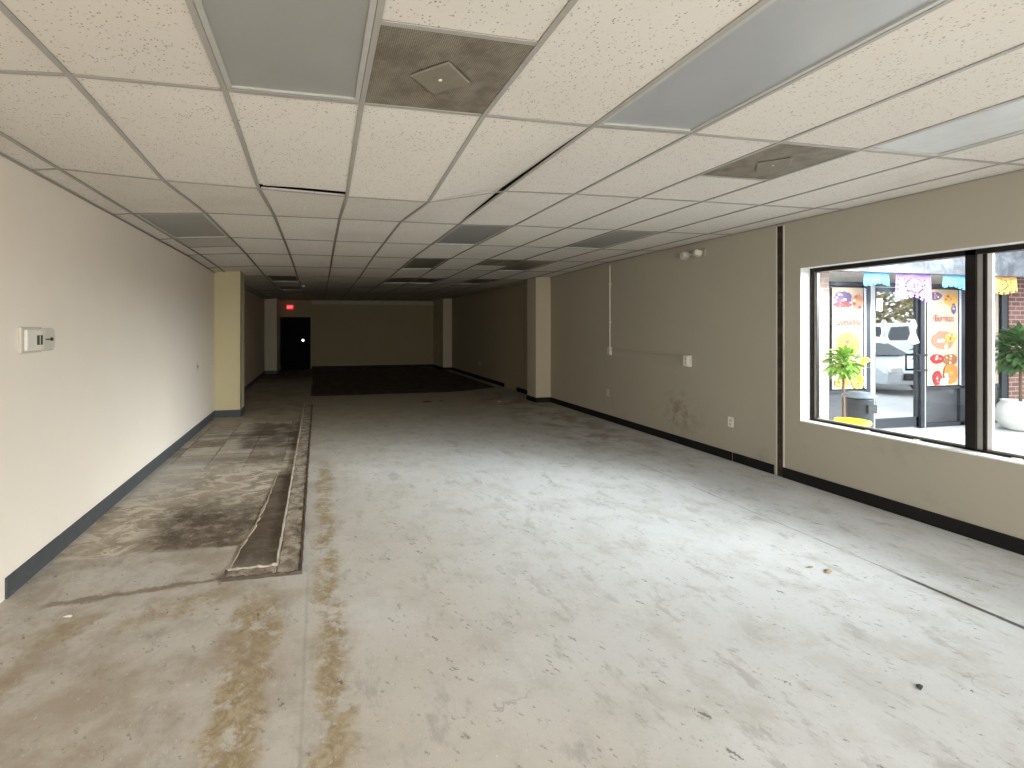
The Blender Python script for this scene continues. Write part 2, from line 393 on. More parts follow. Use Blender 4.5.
# ceiling angle along the walls
b = MB()
ys = [YF + (YB-YF)*k/40 for k in range(41)]
for xw, sgn in ((XL, 1), (XR, -1)):
    for y0, y1 in zip(ys, ys[1:]):
        z0, z1 = cz(xw, y0), cz(xw, y1)
        x0, x1 = sorted((xw, xw+sgn*.022))
        b.hexa([(x0,y0,z0-.008),(x1,y0,z0-.008),(x1,y1,z1-.008),(x0,y1,z1-.008),(x0,y0,z0-.003),(x1,y0,z0-.003),(x1,y1,z1-.003),(x0,y1,z1-.003)])
struct(b.build('trim_7', M_GRID), 'thin metal wall angle where the ceiling meets the side walls', 'trim')

# ------------------------------------------------------------------ ceiling
lines = [XL] + [G0+GP*i for i in range(-2, 9)] + [XR]
rows = [R0+RP*k for k in range(-2, 15)]; rows[0] = YF; rows = [r for r in rows if r < YB-.2] + [YB]
LIGHTS = {(0,0), (3,0), (6,0), (-2,3), (3,3), (6,3), (3,5), (6,5), (3,7), (4,7), (6,7), (-1,7), (-1,9)}
VENTS = {(1,0,1), (5,1,0), (5,5,0)}      # column, row, half (0 near, 1 far)
PANEL = {(-2,4,0)}
TILTED = (2, 2)
DROPPED = (0, 1)
def cell(i, k):
    x0 = G0+GP*i; y0 = R0+RP*k
    return x0, x0+GP, y0, y0+RP
halfcells = {(c_, r_): h for c_, r_, h in VENTS | PANEL}
bt = MB(); bg = MB()
def tile(b, x0, x1, y0, y1, dz=0, inset=.0125, dzs=None, mi=0):
    a0, a1, c0, c1 = x0+inset, x1-inset, y0+inset, y1-inset
    P = [(a0,c0),(a1,c0),(a1,c1),(a0,c1)]
    d = dzs or (dz,)*4
    if dzs or 2 < (y0+y1)/2 < 4.8:
        nx, ny = 5, 8; i = len(b.v)
        def BL(u, v): return d[0]*(1-u)*(1-v)+d[1]*u*(1-v)+d[2]*u*v+d[3]*(1-u)*v
        def ZC(u, v):   # bilinear between the four grid corners
            return cz(x0,y0)*(1-u)*(1-v)+cz(x1,y0)*u*(1-v)+cz(x1,y1)*u*v+cz(x0,y1)*(1-u)*v
        for t_ in (.001, .018):
            for m_ in range(ny+1):
                for k_ in range(nx+1):
                    u, v = k_/nx, m_/ny
                    b.v.append((a0+(a1-a0)*u, c0+(c1-c0)*v, ZC((a0-x0+(a1-a0)*u)/(x1-x0), (c0-y0+(c1-c0)*v)/(y1-y0))+t_+BL(u, v)))
        N = (nx+1)*(ny+1)
        for m_ in range(ny):
            for k_ in range(nx):
                q_ = i+m_*(nx+1)+k_
                b.f.append((q_, q_+nx+1, q_+nx+2, q_+1)); b.f.append((q_+N, q_+N+1, q_+N+nx+2, q_+N+nx+1)); b.mi += [mi, mi]
        rim = [i+k_ for k_ in range(nx+1)] + [i+m_*(nx+1)+nx for m_ in range(1, ny+1)] + [i+ny*(nx+1)+k_ for k_ in range(nx-1, -1, -1)] + [i+m_*(nx+1) for m_ in range(ny-1, 0, -1)]
        for a_, b_ in zip(rim, rim[1:]+rim[:1]): b.f.append((a_, b_, b_+N, a_+N)); b.mi.append(mi)
        return
    b.hexa([(x,y,cz(x,y)+.001+e) for (x,y), e in zip(P, d)] + [(x,y,cz(x,y)+.018+e) for (x,y), e in zip(P, d)], mi)
for i in range(len(lines)-1):
    x0, x1 = lines[i], lines[i+1]; ci = i-3
    for j in range(len(rows)-1):
        y0, y1 = rows[j], rows[j+1]; k = j-2
        if (ci, k) in LIGHTS or (ci, k) in (TILTED, DROPPED): continue
        if (ci, k) in halfcells:
            h = halfcells[(ci, k)]; ym = (y0+y1)/2
            if h == 0: tile(bt, x0, x1, ym, y1)
            else: tile(bt, x0, x1, y0, ym)
            continue
        tile(bt, x0, x1, y0, y1, dzs=(0,0,.03,0) if (ci, k) == (2, 1) else None)
bt2 = MB(); bt2.box(XL-.25, XR+.25, YF-.25, YB+.25, 2.95, 3.0, 0)
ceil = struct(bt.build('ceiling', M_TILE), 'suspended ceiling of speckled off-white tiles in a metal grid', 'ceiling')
# T-bar grid
def bar(b, x0, x1, y0, y1, h=.004, d=0.002):
    P = [(x0,y0),(x1,y0),(x1,y1),(x0,y1)]
    b.hexa([(x,y,cz(x,y)-h-d) for x,y in P] + [(x,y,cz(x,y)-d+.002) for x,y in P])
for x in lines[1:-1]:
    for y0, y1 in zip(rows, rows[1:]):
        bar(bg, x-.012, x+.012, y0, y1)
for y in rows[1:-1]:
    for x0, x1 in zip(lines, lines[1:]):
        bar(bg, x0+.01, x1-.01, y-.010, y+.010, .003, .001)
for (ci, k) in halfcells:
    x0, x1, y0, y1 = cell(ci, k); bar(bg, x0+.01, x1-.01, (y0+y1)/2-.011, (y0+y1)/2+.011, .003, .001)
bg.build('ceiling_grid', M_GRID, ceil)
# dark void above the tiles
b = MB(); b.box(XL, XR, YF, YB, 2.76, 2.95)
b.build('plenum', M_PLENUM, ceil)

# displaced tiles
b = MB(); x0, x1, y0, y1 = cell(*TILTED)
tile(b, x0, x1, y0, y1, dzs=(0,.03,0,0))
tag(b.build('ceiling_tile', M_TILE), 'bright twisted ceiling tile hanging crooked below its neighbours, mid ceiling', 'ceiling tile')
b = MB(); x0, x1, y0, y1 = cell(*DROPPED)
tile(b, x0, x1, y0, y1-.075)
tag(b.build('ceiling_tile', M_TILE), 'slipped ceiling tile with an open dark gap at its far edge, beyond the grey light', 'ceiling tile')
b = MB(); b.box(x0+.03, x1-.03, y1-.075, y1-.012, cz(x0+.3, y1)+.03, cz(x0+.3, y1)+.05)
b.build('tile_edge', M_TILE, ceil)

# lights
def light(ci, k, label, m=M_LENS, grp=True):
    x0, x1, y0, y1 = cell(ci, k); cx, cy = (x0+x1)/2, (y0+y1)/2
    root = empty('ceiling_light', (cx, cy, cz(cx, cy)))
    tag(root, label, 'ceiling light', 'recessed troffer lights in the ceiling grid')
    inv = Matrix.Translation(-Vector(root.location))
    def bld(b, name, mm):
        o = b.build(name, mm, root); o.data.transform(inv); return o
    b = MB(); t = .014; w = .022
    for (a0, a1, c0, c1) in ((x0+t, x0+t+w, y0+t, y1-t), (x1-t-w, x1-t, y0+t, y1-t), (x0+t+w, x1-t-w, y0+t, y0+t+w), (x0+t+w, x1-t-w, y1-t-w, y1-t)):
        P = [(a0,c0),(a1,c0),(a1,c1),(a0,c1)]
        b.hexa([(x,y,cz(x,y)-.004) for x,y in P] + [(x,y,cz(x,y)+.05) for x,y in P])
    bld(b, 'frame', M_FRAME_L)
    b = MB(); a0, a1, c0, c1 = x0+t+w, x1-t-w, y0+t+w, y1-t-w
    P = [(a0,c0),(a1,c0),(a1,c1),(a0,c1)]
    b.hexa([(x,y,cz(x,y)+.006) for x,y in P] + [(x,y,cz(x,y)+.012) for x,y in P])
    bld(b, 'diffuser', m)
    return root
light(0, 0, 'unlit grey ceiling light panel at the top, left of the perforated vent')
light(3, 0, 'large blue-grey unlit ceiling light running out of the top edge', M_LENSB)
light(6, 0, 'pale unlit ceiling light nearest the window wall, upper right', mat('milky_lens', (.62, .63, .62), .3))
light(-2, 3, 'greenish grey unlit ceiling light close to the left wall')
light(3, 3, 'dark unlit ceiling light just beyond the twisted tile')
light(6, 3, 'dark unlit ceiling light above the emergency lamp side of the right wall')
light(3, 5, 'second dark ceiling light in the row beyond the twisted tile')
light(6, 5, 'dark unlit ceiling light just right of the small far vent')
light(3, 7, 'third dark ceiling light in the row beyond the twisted tile, farthest of them')
light(4, 7, 'narrow dark ceiling light touching the right side of the farthest one in the middle row')
light(6, 7, 'dark ceiling light farthest back on the right side')
light(-1, 7, 'black-looking ceiling light over the left aisle, nearer of two')
light(-1, 9, 'black-looking ceiling light over the left aisle just before the exit door')
# small tinted panel
x0, x1, y0, y1 = cell(-2, 4); b = MB(); ym = (y0+y1)/2
tile(b, x0, x1, y0, ym)
tag(b.build('ceiling_panel', mat('dull_grey_panel', (.46, .43, .37), .6)), 'short grey panel right behind the ceiling light by the left wall', 'ceiling panel')

def vent(ci, k, h, label):
    x0, x1, y0, y1 = cell(ci, k); ym = (y0+y1)/2
    y0, y1 = (y0, ym) if h == 0 else (ym, y1)
    cx, cy = (x0+x1)/2, (y0+y1)/2; zz = cz(cx, cy)
    root = tag(empty('ceiling_vent', (cx, cy, zz)), label, 'ceiling vent', 'square perforated vents in the ceiling grid')
    inv = Matrix.Translation(-Vector(root.location))
    b = MB(); P = [(x0+.013,y0+.013),(x1-.013,y0+.013),(x1-.013,y1-.013),(x0+.013,y1-.013)]
    b.hexa([(x,y,cz(x,y)-.001) for x,y in P] + [(x,y,cz(x,y)+.006) for x,y in P]); b.build('grille', M_PERF, root).data.transform(inv)
    b = MB(); r = .135
    D = [(cx-r,cy),(cx,cy-r),(cx+r,cy),(cx,cy+r)]; r2 = .125
    D2 = [(cx-r2,cy),(cx,cy-r2),(cx+r2,cy),(cx,cy+r2)]
    b.hexa([(x,y,zz-.014) for x,y in D2] + [(x,y,zz-.008) for x,y in D]); b.build('deflector', M_PLATE, root, bevel=.002).data.transform(inv)
    b = MB(); r3 = .115; D3 = [(cx-r3,cy),(cx,cy-r3),(cx+r3,cy),(cx,cy+r3)]
    b.hexa([(x,y,zz-.009) for x,y in D3] + [(x,y,zz+.001) for x,y in D3]); b.build('neck', M_DARK, root).data.transform(inv)
    b = MB(); b.lathe([(.007, -.003), (.009, 0)], (cx, cy, zz-.014), 10); b.build('screw', M_WPLASTIC, root).data.transform(inv)
vent(1, 0, 1, 'dusty perforated ceiling vent with diamond plate between the two near lights')
vent(5, 1, 0, 'tan perforated ceiling vent on the right, in front of the window wall')
vent(5, 5, 0, 'small distant ceiling vent among dark lights, far right of the ceiling')

# sprinkler / detector
root = tag(empty('smoke_detector', (-.37, 11.75, cz(-.37, 11.75)-.005)), 'tiny white detector on the ceiling over the left aisle', 'detector')
b = MB(); b.lathe([(.038, -.022), (.042, -.01), (.042, .006)], n=20); b.build('housing', M_WPLASTIC, root, smooth=False)
b = MB(); b.lathe([(.015, -.03), (.02, -.022)], n=14); b.build('sensor_cap', M_PLASTIC, root)

# ------------------------------------------------------------------ exit door and sign
dr = struct(empty('door_1', (-.86, YB, 0)), 'black steel exit door in the shadowed far left corner', 'door')
b = MB(); b.box(-.545, .555, .02, .07, 0, 1.93); b.build('door_leaf', M_DOOR, dr)
b = MB(); b.box(-.6, .6, -.06, .1, 0, .012); b.build('threshold', M_DOOR, dr)
b = MB(); b.box(-.60, -.545, -.02, .1, 0, 1.97); b.box(.555, .60, -.02, .1, 0, 1.97); b.box(-.6, .6, -.02, .1, 1.93, 1.97); b.build('door_frame', M_DOOR, dr)
b = MB(); b.box(-.45, .4, -.06, -.03, 1.0, 1.06); b.box(-.45, -.38, -.06, .02, .98, 1.08); b.box(.33, .4, -.06, .02, .98, 1.08); b.build('push_bar', M_DOOR, dr)
b = MB(); b.lathe([(.038, .0), (.038, .02)], (.28, 0, 1.10), 14, 'y')
b.build('glowing_spot', emis('spot_glow', (1, .98, .9), 6), dr)  # added glowing disc for a small bright spot on the door
for z in (.35, 1.05, 1.7):
    b = MB(); b.lathe([(.018, -.05), (.018, .05)], (-.575, -.035, z), 10); b.build('hinge', M_STEEL, dr)
ex = tag(empty('exit_sign', (-1.05, YB-.03, 2.34)), 'glowing red EXIT sign on the wall above the black door', 'sign')
b = MB(); b.box(-.12, .12, -.025, .03, -.07, .08); b.build('housing', emis('red_sign_face', (1, .03, .05), .75), ex, bevel=.006)
lettering('lettering', 'EXIT', .12, emis('red_sign_letters', (1, .25, .28), 1.0), ex, Matrix.Translation((0, -.028, 0)) @ FACE_CAM, .003, .8)

# ------------------------------------------------------------------ window in the right wall
win = struct(empty('window_1', (XR+.12, (wy0+wy1)/2, wz0)), 'two-pane bronze framed shop window in the right wall', 'window')
LX, LY, LZ = XR+.12, (wy0+wy1)/2, wz0
def wb(b, name, m, bevel=0):
    o = b.build(name, m, win, bevel); o.data.transform(Matrix.Translation((-LX, -LY, -LZ))); return o
b = MB()
fx0, fx1 = XR+.12, XR+.22
b.box(fx0, fx1, wy1-.022, wy1, wz0, wz1); b.box(fx0, fx1, wy0, wy0+.03, wz0, wz1)
b.box(fx0, fx1, wy0, wy1, wz0, wz0+.028); b.box(fx0, fx1, wy0, wy1, wz1-.045, wz1)
b.box(fx0, fx1-.02, 2.625, 2.685, wz0, wz1)
wb(b, 'window_frame', M_BRONZE)
b = MB()   # lighter glazing stops
b.box(fx0+.03, fx0+.06, wy1-.045, wy1-.022, wz0+.028, wz1-.045); b.box(fx0+.02, fx0+.065, 2.59, 2.625, wz0+.028, wz1-.045)
b.box(fx0+.03, fx0+.06, 1.31, wy1-.045, wz0+.028, wz0+.038)
wb(b, 'glazing_stop', M_ALU)
b = MB(); b.box(fx0+.03, fx0+.05, 2.545, 2.574, wz0+.04, wz1-.045); wb(b, 'glazing_bead', M_WHITE)
b = MB(); b.box(fx0+.015, fx0+.06, 2.575, 2.592, wz0+.028, wz1-.045); b.box(fx0+.03, fx0+.06, wy1-.052, wy1-.045, wz0+.028, wz1-.045)
wb(b, 'gasket', M_BRONZE)
def glass_mat():
    m = bpy.data.materials.new('window_glass'); m.use_nodes = True; t = m.node_tree; n = t.nodes; n.clear()
    o = n.new('ShaderNodeOutputMaterial'); mx = n.new('ShaderNodeMixShader'); tr = n.new('ShaderNodeBsdfTransparent'); gl = n.new('ShaderNodeBsdfGlossy')
    gl.inputs['Roughness'].default_value = .02; tr.inputs['Color'].default_value = (.95, .97, .97, 1)
    fr = n.new('ShaderNodeFresnel'); fr.inputs['IOR'].default_value = 1.45
    ns = n.new('ShaderNodeTexNoise'); ns.inputs['Scale'].default_value = 3; ml = n.new('ShaderNodeMath'); ml.operation = 'MULTIPLY'; ml.inputs[1].default_value = .6
    t.links.new(fr.outputs[0], ml.inputs[0]); t.links.new(ml.outputs[0], mx.inputs[0])
    t.links.new(tr.outputs[0], mx.inputs[1]); t.links.new(gl.outputs[0], mx.inputs[2]); t.links.new(mx.outputs[0], o.inputs[0])
    return m
M_GLASS = glass_mat()
for (a, c_) in ((2.685, wy1-.022), (wy0+.03, 2.59)):
    b = MB(); b.box(fx0+.06, fx0+.066, a, c_, wz0+.028, wz1-.045); wb(b, 'pane', M_GLASS)
b = MB()   # reveal lining and chipped sill
b.box(XR+.001, fx0, wy1-.004, wy1-.0005, wz0+.004, wz1-.004); b.box(XR+.001, fx0, wy0+.0005, wy0+.004, wz0+.004, wz1-.004)
b.box(XR+.001, fx0, wy0+.001, wy1-.001, wz1-.004, wz1-.0005)
b.box(XR-.004, fx0, wy0+.001, wy1-.001, wz0+.0005, wz0+.012)
wb(b, 'reveal', M_WHITE)
rs = random.Random(3)
b = MB()
for k in range(5):
    y = 2.0+rs.random()*1.6; w_ = .02+.04*rs.random()
    b.hexa([(fx0-.03-.02*rs.random(), y, wz0+.012), (fx0+.004, y-.01, wz0+.012), (fx0+.004, y+w_, wz0+.012), (fx0-.02, y+w_*.8, wz0+.012),
            (fx0-.025, y, wz0+.02), (fx0+.002, y, wz0+.022), (fx0+.002, y+w_, wz0+.02), (fx0-.018, y+w_*.8, wz0+.018)])
wb(b, 'peeling_caulk', M_WHITE)

# ------------------------------------------------------------------ wall fittings
# thermostat + guard on the left wall
th = tag(empty('thermostat', (XL-.002, 3.345, 1.435)), 'white wall thermostat with small dark display on the cream wall', 'thermostat')
b = MB(); b.box(0, .018, 0, .225, 0, .165); b.build('back_plate', M_PLASTIC, th, bevel=.006)
b = MB(); b.box(.018, .04, .02, .20, .014, .15); b.build('cover', M_WPLASTIC, th, bevel=.008)
b = MB(); b.box(.040, .0425, .125, .185, .05, .112); b.build('display', M_LCD, th)
b = MB(); b.box(.0425, .044, .151, .158, .052, .110); b.build('display_bar', M_PLASTIC, th)
for k in range(2):
    b = MB(); b.box(.0395, .0405, .05+.03*k, .054+.03*k, .03, .135); b.build('groove', M_CONDUIT, th)
gd = tag(empty('control_cover', (XL-.002, 3.575, 1.442)), 'rounded beige sensor box attached right of the thermostat', 'control box')
prof = [(0, 0)] + [(.10+.035*sin(t), .075-.075*cos(t)) for t in [pi*k/10 for k in range(11)]] + [(0, .15)]
b = MB(); b.prism(prof, 'x', 0, .03); b.build('cover', M_CONDUIT, gd, bevel=.006)
b = MB(); b.box(.030, .034, .01, .075, .072, .08); b.box(.030, .036, .07, .095, .065, .087); b.build('lever', M_DARK, gd, bevel=.001)
sw = tag(empty('light_switch', (XL, 7.70, .94)), 'small light switch low on the left wall before the pilaster', 'switch')
b = MB(); b.box(0, .006, -.035, .035, 0, .115); b.build('plate', M_PLASTIC, sw, bevel=.002)
b = MB(); b.box(.006, .016, -.006, .006, .045, .07); b.build('toggle', M_DARK, sw)

# emergency lamp: two heads on the right wall
em = tag(empty('emergency_light', (XR, 5.18, 2.55)), 'two-headed white emergency lamp high on the right wall', 'emergency light')
b = MB(); b.box(-.02, 0, -.10, .10, -.05, .05); b.build('mounting_plate', M_WR, em, bevel=.004)
for yy, tilt, nm in ((.14, .5, 'far'), (-.08, -.35, 'near')):
    b = MB(); b.tube([(-.02, yy*.5, 0), (-.07, yy*.8, 0), (-.09, yy, 0)], .012)
    arm = b.build('arm', M_PLASTIC, em)
    b = MB(); b.prism([(-.045,-.035),(.04,-.04),(.045,.04),(-.042,.037)], 'x', -.045, .04)
    hd = b.build('lamp_head', M_PLASTIC, em, bevel=.012); hd.location = (-.11, yy, -.01); hd.rotation_euler = (0, .35, tilt+(.9 if nm == 'far' else 0))
    b = MB(); b.lathe([(.028, -.052), (.032, -.045)], n=18, axis='x'); ln = b.build('lens', mat('lamp_lens', (.55, .56, .55), .2), hd)

# surface conduit, boxes
cd = tag(empty('wall_conduit', (XR, 7.09, 1.17)), 'thin white conduit dropping from the ceiling down the right wall', 'conduit')
b = MB(); b.tube([(-.015, 0, .09), (-.015, 0, 1.48)], .012); b.build('pipe', M_CONDUIT, cd)
for z in (.5, 1.15): 
    b = MB(); b.box(-.03, 0, -.03, .03, z, z+.02); b.build('strap', M_CONDUIT, cd)
b = MB(); b.box(-.045, 0, -.04, .04, -.04, .09); b.build('junction_box', M_CONDUIT, cd, bevel=.006)
b = MB(); b.box(-.02, 0, -1.66, -.04, .035, .055); b.build('raceway', M_WR, cd)
ob = tag(empty('outlet_box', (XR, 5.36, 1.07)), 'white surface outlet box at the end of the horizontal raceway', 'outlet')
b = MB(); b.box(-.055, 0, -.05, .05, 0, .155); b.build('box', M_CONDUIT, ob, bevel=.008)
b = MB(); b.box(-.062, -.054, -.04, .04, .012, .143); b.build('cover_plate', M_WPLASTIC, ob, bevel=.003)
for z in (.05, .105):
    b = MB(); b.box(-.0635, -.0615, -.014, .014, z-.014, z+.014); b.build('socket', M_PLASTIC, ob)
def outlet(y, z, label, m=M_WPLASTIC):
    o = tag(empty('wall_outlet', (XR, y, z)), label, 'outlet')
    b = MB(); b.box(-.007, 0, -.038, .038, 0, .12); b.build('plate', m, o, bevel=.003)
    for zz in (.036, .084):
        b = MB(); b.box(-.0095, -.006, -.017, .017, zz-.014, zz+.014); r = b.build('socket', M_PLASTIC, o, bevel=.002)
        for yy in (-.007, .007):
            b = MB(); b.box(-.0102, -.0092, yy-.0015, yy+.0015, zz-.006, zz+.006); b.build('slot', M_DARK, r)
outlet(4.71, .40, 'white duplex outlet low on the right wall, close to the rusty joint')
outlet(7.16, .42, 'painted-over outlet low on the wall below the thin vertical conduit', M_CONDUIT)
outlet(13.7, .42, 'dim outlet on the far right wall beyond the pale pilaster', M_CONDUIT)

# ------------------------------------------------------------------ L-shaped sill strip on the floor
q = NT('broken_mortar'); n = q.noise(9, 6, .7)
c = q.mix((.20, .155, .11), (.40, .345, .27), q.ss(n, .38, .62)); c = q.mix(c, (.07, .05, .035), q.ss(q.noise(22, 5, .7), .55, .7))
q.bump(n, .8, .02); M_MORTAR = q.out(c, .9)
M_EDGE = mat('pale_chipped_edging', (.50, .44, .36), .7, var=.35, scale=18)
M_EDGED = mat('dark_grimy_edging', (.10, .075, .055), .7, var=.5, scale=18)
st = tag(empty('floor_sill_strip', (-.2, 3.2, 0)), 'long L-shaped strip of broken wall sill left on the floor', 'floor strip')
def rough_strip(b, P0, P1, w, h, n, rs, j=.006):
    P0, P1 = Vector(P0), Vector(P1); d = (P1-P0).normalized(); s = Vector((-d.y, d.x, 0))
    prev = None; i0 = len(b.v)
    for k in range(n+1):
        p = P0.lerp(P1, k/n); wl = w/2+rs.uniform(-j, j); wr = w/2+rs.uniform(-j, j); hh = h*rs.uniform(.6, 1.15)
        b.v += [tuple(p+s*wl), tuple(p+s*wl*.8+Vector((0,0,hh))), tuple(p-s*wr*.8+Vector((0,0,hh))), tuple(p-s*wr)]
    for k in range(n):
        for m_ in range(3):
            a = i0+4*k+m_; b.f.append((a, a+4, a+5, a+1)); b.mi.append(0)
    b.f.append((i0, i0+1, i0+2, i0+3)); b.mi.append(0)
    e = i0+4*n; b.f.append((e+3, e+2, e+1, e)); b.mi.append(0)
rs = random.Random(5); T = Matrix.Translation((.2, -3.2, 0))
def sb(b, name, m): o = b.build(name, m, st); o.data.transform(T)
b = MB(); rough_strip(b, (-.195, 3.17, 0), (-.205, 9.9, 0), .155, .014, 120, rs, .004); sb(b, 'mortar_bed', M_MORTAR)
b = MB(); rough_strip(b, (-.58, 3.215, 0), (-.27, 3.215, 0), .11, .014, 10, rs, .006); sb(b, 'front_mortar_bed', M_MORTAR)
b = MB(); rough_strip(b, (-.273, 3.27, 0), (-.285, 9.9, 0), .016, .028, 110, rs, .004); sb(b, 'edging', M_EDGE)
b = MB(); rough_strip(b, (-.112, 3.14, 0), (-.125, 9.9, 0), .014, .024, 110, rs, .003); sb(b, 'edging', M_EDGED)
b = MB(); rough_strip(b, (-.59, 3.27, 0), (-.275, 3.27, 0), .014, .026, 14, rs, .004); sb(b, 'edging', M_EDGE)
b = MB(); rough_strip(b, (-.59, 3.155, 0), (-.11, 3.145, 0), .014, .024, 20, rs, .004); sb(b, 'edging', M_EDGED)
b = MB(); rough_strip(b, (-.590, 3.15, 0), (-.585, 3.28, 0), .014, .024, 6, rs, .003); sb(b, 'edging', M_EDGED)
# second short broken edge of the dark patch
b = MB(); rough_strip(b, (-.580, 3.29, 0), (-.547, 3.62, 0), .012, .006, 8, rs, .005); rough_strip(b, (-.55, 3.62, 0), (-.50, 3.98, 0), .022, .008, 10, rs, .008); rough_strip(b, (-.50, 3.98, 0), (-.463, 4.58, 0), .02, .007, 16, rs, .009); rough_strip(b, (-.463, 4.58, 0), (-.44, 5.3, 0), .014, .005, 20, rs, .007)
tag(b.build('floor_edge', mat('dusty_ridge', (.33, .27, .19), .9, var=.3)), 'crumbling ridge on the dark floor patch left of the sill strip', 'floor strip')

# debris
def scrap(x, y, r, m, label, seed, name='debris_scrap', n=7, h=.008):
    rs = random.Random(seed); b = MB(); pts = []
    for k in range(n):
        t = 2*pi*k/n; rr = r*rs.uniform(.45, 1.15); pts.append((rr*cos(t), rr*.6*sin(t), rs.uniform(.0, h)))
    i = 0; b.v.append((0, 0, h*1.3)); b.v += pts; b.v.append((0, 0, 0))
    for k in range(n): b.f.append((0, 1+k, 1+(k+1) % n)); b.mi.append(0); b.f.append((n+1, 1+(k+1) % n, 1+k)); b.mi.append(0)
    o = b.build(name, m); o.location = (x, y, .001); tag(o, label, 'debris'); return o
M_LEAF = mat('dry_black_leaf', (.03, .025, .02), .7); M_TAN = mat('tan_scrap', (.32, .22, .11), .8); M_PW = mat('paper_white', (.8, .8, .78), .7)
M_BROWN = mat('brown_scrap', (.10, .06, .035), .8)
scrap(2.60, 1.56, .022, M_LEAF, 'black dry leaf on the near floor, right of centre', 1, 'dry_leaf', 9, .014)
scrap(2.25, 9.75, .13, M_BROWN, 'brown rag of debris lying far down the middle of the floor', 2, 'debris_scrap', 11, .02)
scrap(2.58, 9.80, .10, M_BROWN, 'brown debris sliver trailing right of the far rag', 8, 'debris_scrap', 9, .012)
scrap(2.22, 9.72, .035, M_TAN, 'tan crumb lying on the far brown rag', 3)
scrap(3.77, 9.44, .035, M_PW, 'white paper crumb on the far floor near the pale pilaster', 4, 'paper_crumb', 7, .02)
scrap(3.25, 2.43, .035, M_TAN, 'rust coloured flake on the floor below the window, nearer of two', 5)
scrap(3.19, 2.50, .025, M_TAN, 'rust coloured flake on the floor below the window, farther of two', 6)
scrap(1.65, 4.55, .018, M_PW, 'white paper crumb at the middle of the floor', 7, 'paper_crumb')
scrap(-1.35, 2.95, .03, M_PW, 'pale paint chip on the floor near the left baseboard end', 9, 'paint_chip')

# ------------------------------------------------------------------ outside
YS = 5.6      # storefront facade plane across the walkway
q = NT('pale_sidewalk'); X, Y, Z = q.xyz(); n = q.noise(3, 5, .6)
c = q.mix((.55, .54, .52), (.68, .67, .65), n); M_SIDE = q.out(c, .8)
q = NT('asphalt'); M_ASPH = q.out(q.mix((.10, .10, .10), (.17, .165, .16), q.noise(8, 5, .7)), .85)
b = MB(); b.box(XR+WT, 40, 2.2, 20, -.15, -.01)
struct(b.build('trim_8', M_SIDE), 'pale concrete walkway outside the window', 'sidewalk')
b = MB(); b.box(XR+WT, 60, -30, 2.2, -.2, -.06)
struct(b.build('trim_9', M_ASPH), 'asphalt parking lot outside', 'parking lot')
b = MB(); b.box(-40, XR+WT, -30, YF-.3, -.2, -.06)
struct(b.build('trim_10', M_SIDE), 'pavement in front of the shop', 'pavement')

def brick(name, c1, c2, mortar):
    q = NT(name); X, Y, Z = q.xyz()
    br = q.node('ShaderNodeTexBrick'); q.l.new(q.comb(q.add(X, Y), Z, 0.0), br.inputs['Vector'])
    br.inputs['Scale'].default_value = 1.0; br.inputs['Brick Width'].default_value = .21; br.inputs['Row Height'].default_value = .075
    br.inputs['Mortar Size'].default_value = .008
    for k, v in (('Color1', c1), ('Color2', c2), ('Mortar', mortar)): br.inputs[k].default_value = (*v, 1)
    q.bump(br.outputs['Fac'], .3, .005); return q.out(br.outputs['Color'], .85)
M_BRP = brick('pink_brick', (.42, .25, .22), (.50, .34, .30), (.56, .50, .46))
M_BRR = brick('red_brick', (.24, .10, .08), (.34, .15, .12), (.50, .42, .38))
M_GLD = NT('reflective_storefront_glass')
M_GLD = M_GLD.out(M_GLD.mix((.75, .77, .78), (.80, .82, .83), M_GLD.noise(2)), .02, 1.0)
M_GLK = NT('dark_interior_glass'); M_GLK = M_GLK.out(M_GLK.mix((.045, .05, .055), (.10, .10, .11), M_GLK.noise(4)), .12, 0, .8)  # opaque panes: the unlit room behind is put into their colour
M_CREAM = mat('cream_stucco', (.78, .70, .60), .8)
M_FASC = NT('grey_weathered_fascia'); q = M_FASC; n = q.noise(4, 6, .7, dist=.6)
M_FASC = q.out(q.mix((.055, .06, .07), (.17, .18, .20), q.ss(n, .36, .66)), .6)
M_DFR = mat('charcoal_frame', (.045, .05, .06), .4, .4)
M_GFR = mat('light_grey_frame', (.55, .56, .57), .4, .4)

sf = tag(empty('storefront', (9.5, YS, 0)), 'restaurant storefront with glass door and brick piers seen through the window', 'storefront')
sfT = Matrix.Translation((-9.5, -YS, 0))
def fb(b, name, m, bevel=0):
    o = b.build(name, m, sf, bevel); o.data.transform(sfT); return o
b = MB(); b.box(6.2, 7.47, YS-.03, YS+.3, 0, 3.6); fb(b, 'brick_pier', M_BRP)
b = MB(); b.box(11.28, 14.5, YS-.03, YS+.3, 0, 3.6); fb(b, 'brick_pier', M_BRR)
b = MB(); b.box(7.47, 11.28, YS+.1, YS+.3, 2.27, 3.6); fb(b, 'wall', M_CREAM)
b = MB(); b.box(6.0, 14.5, YS-.55, YS-.45, 2.37, 3.4); struct(b.build('trim_11', M_FASC), 'weathered grey canopy fascia above the walkway', 'fascia')
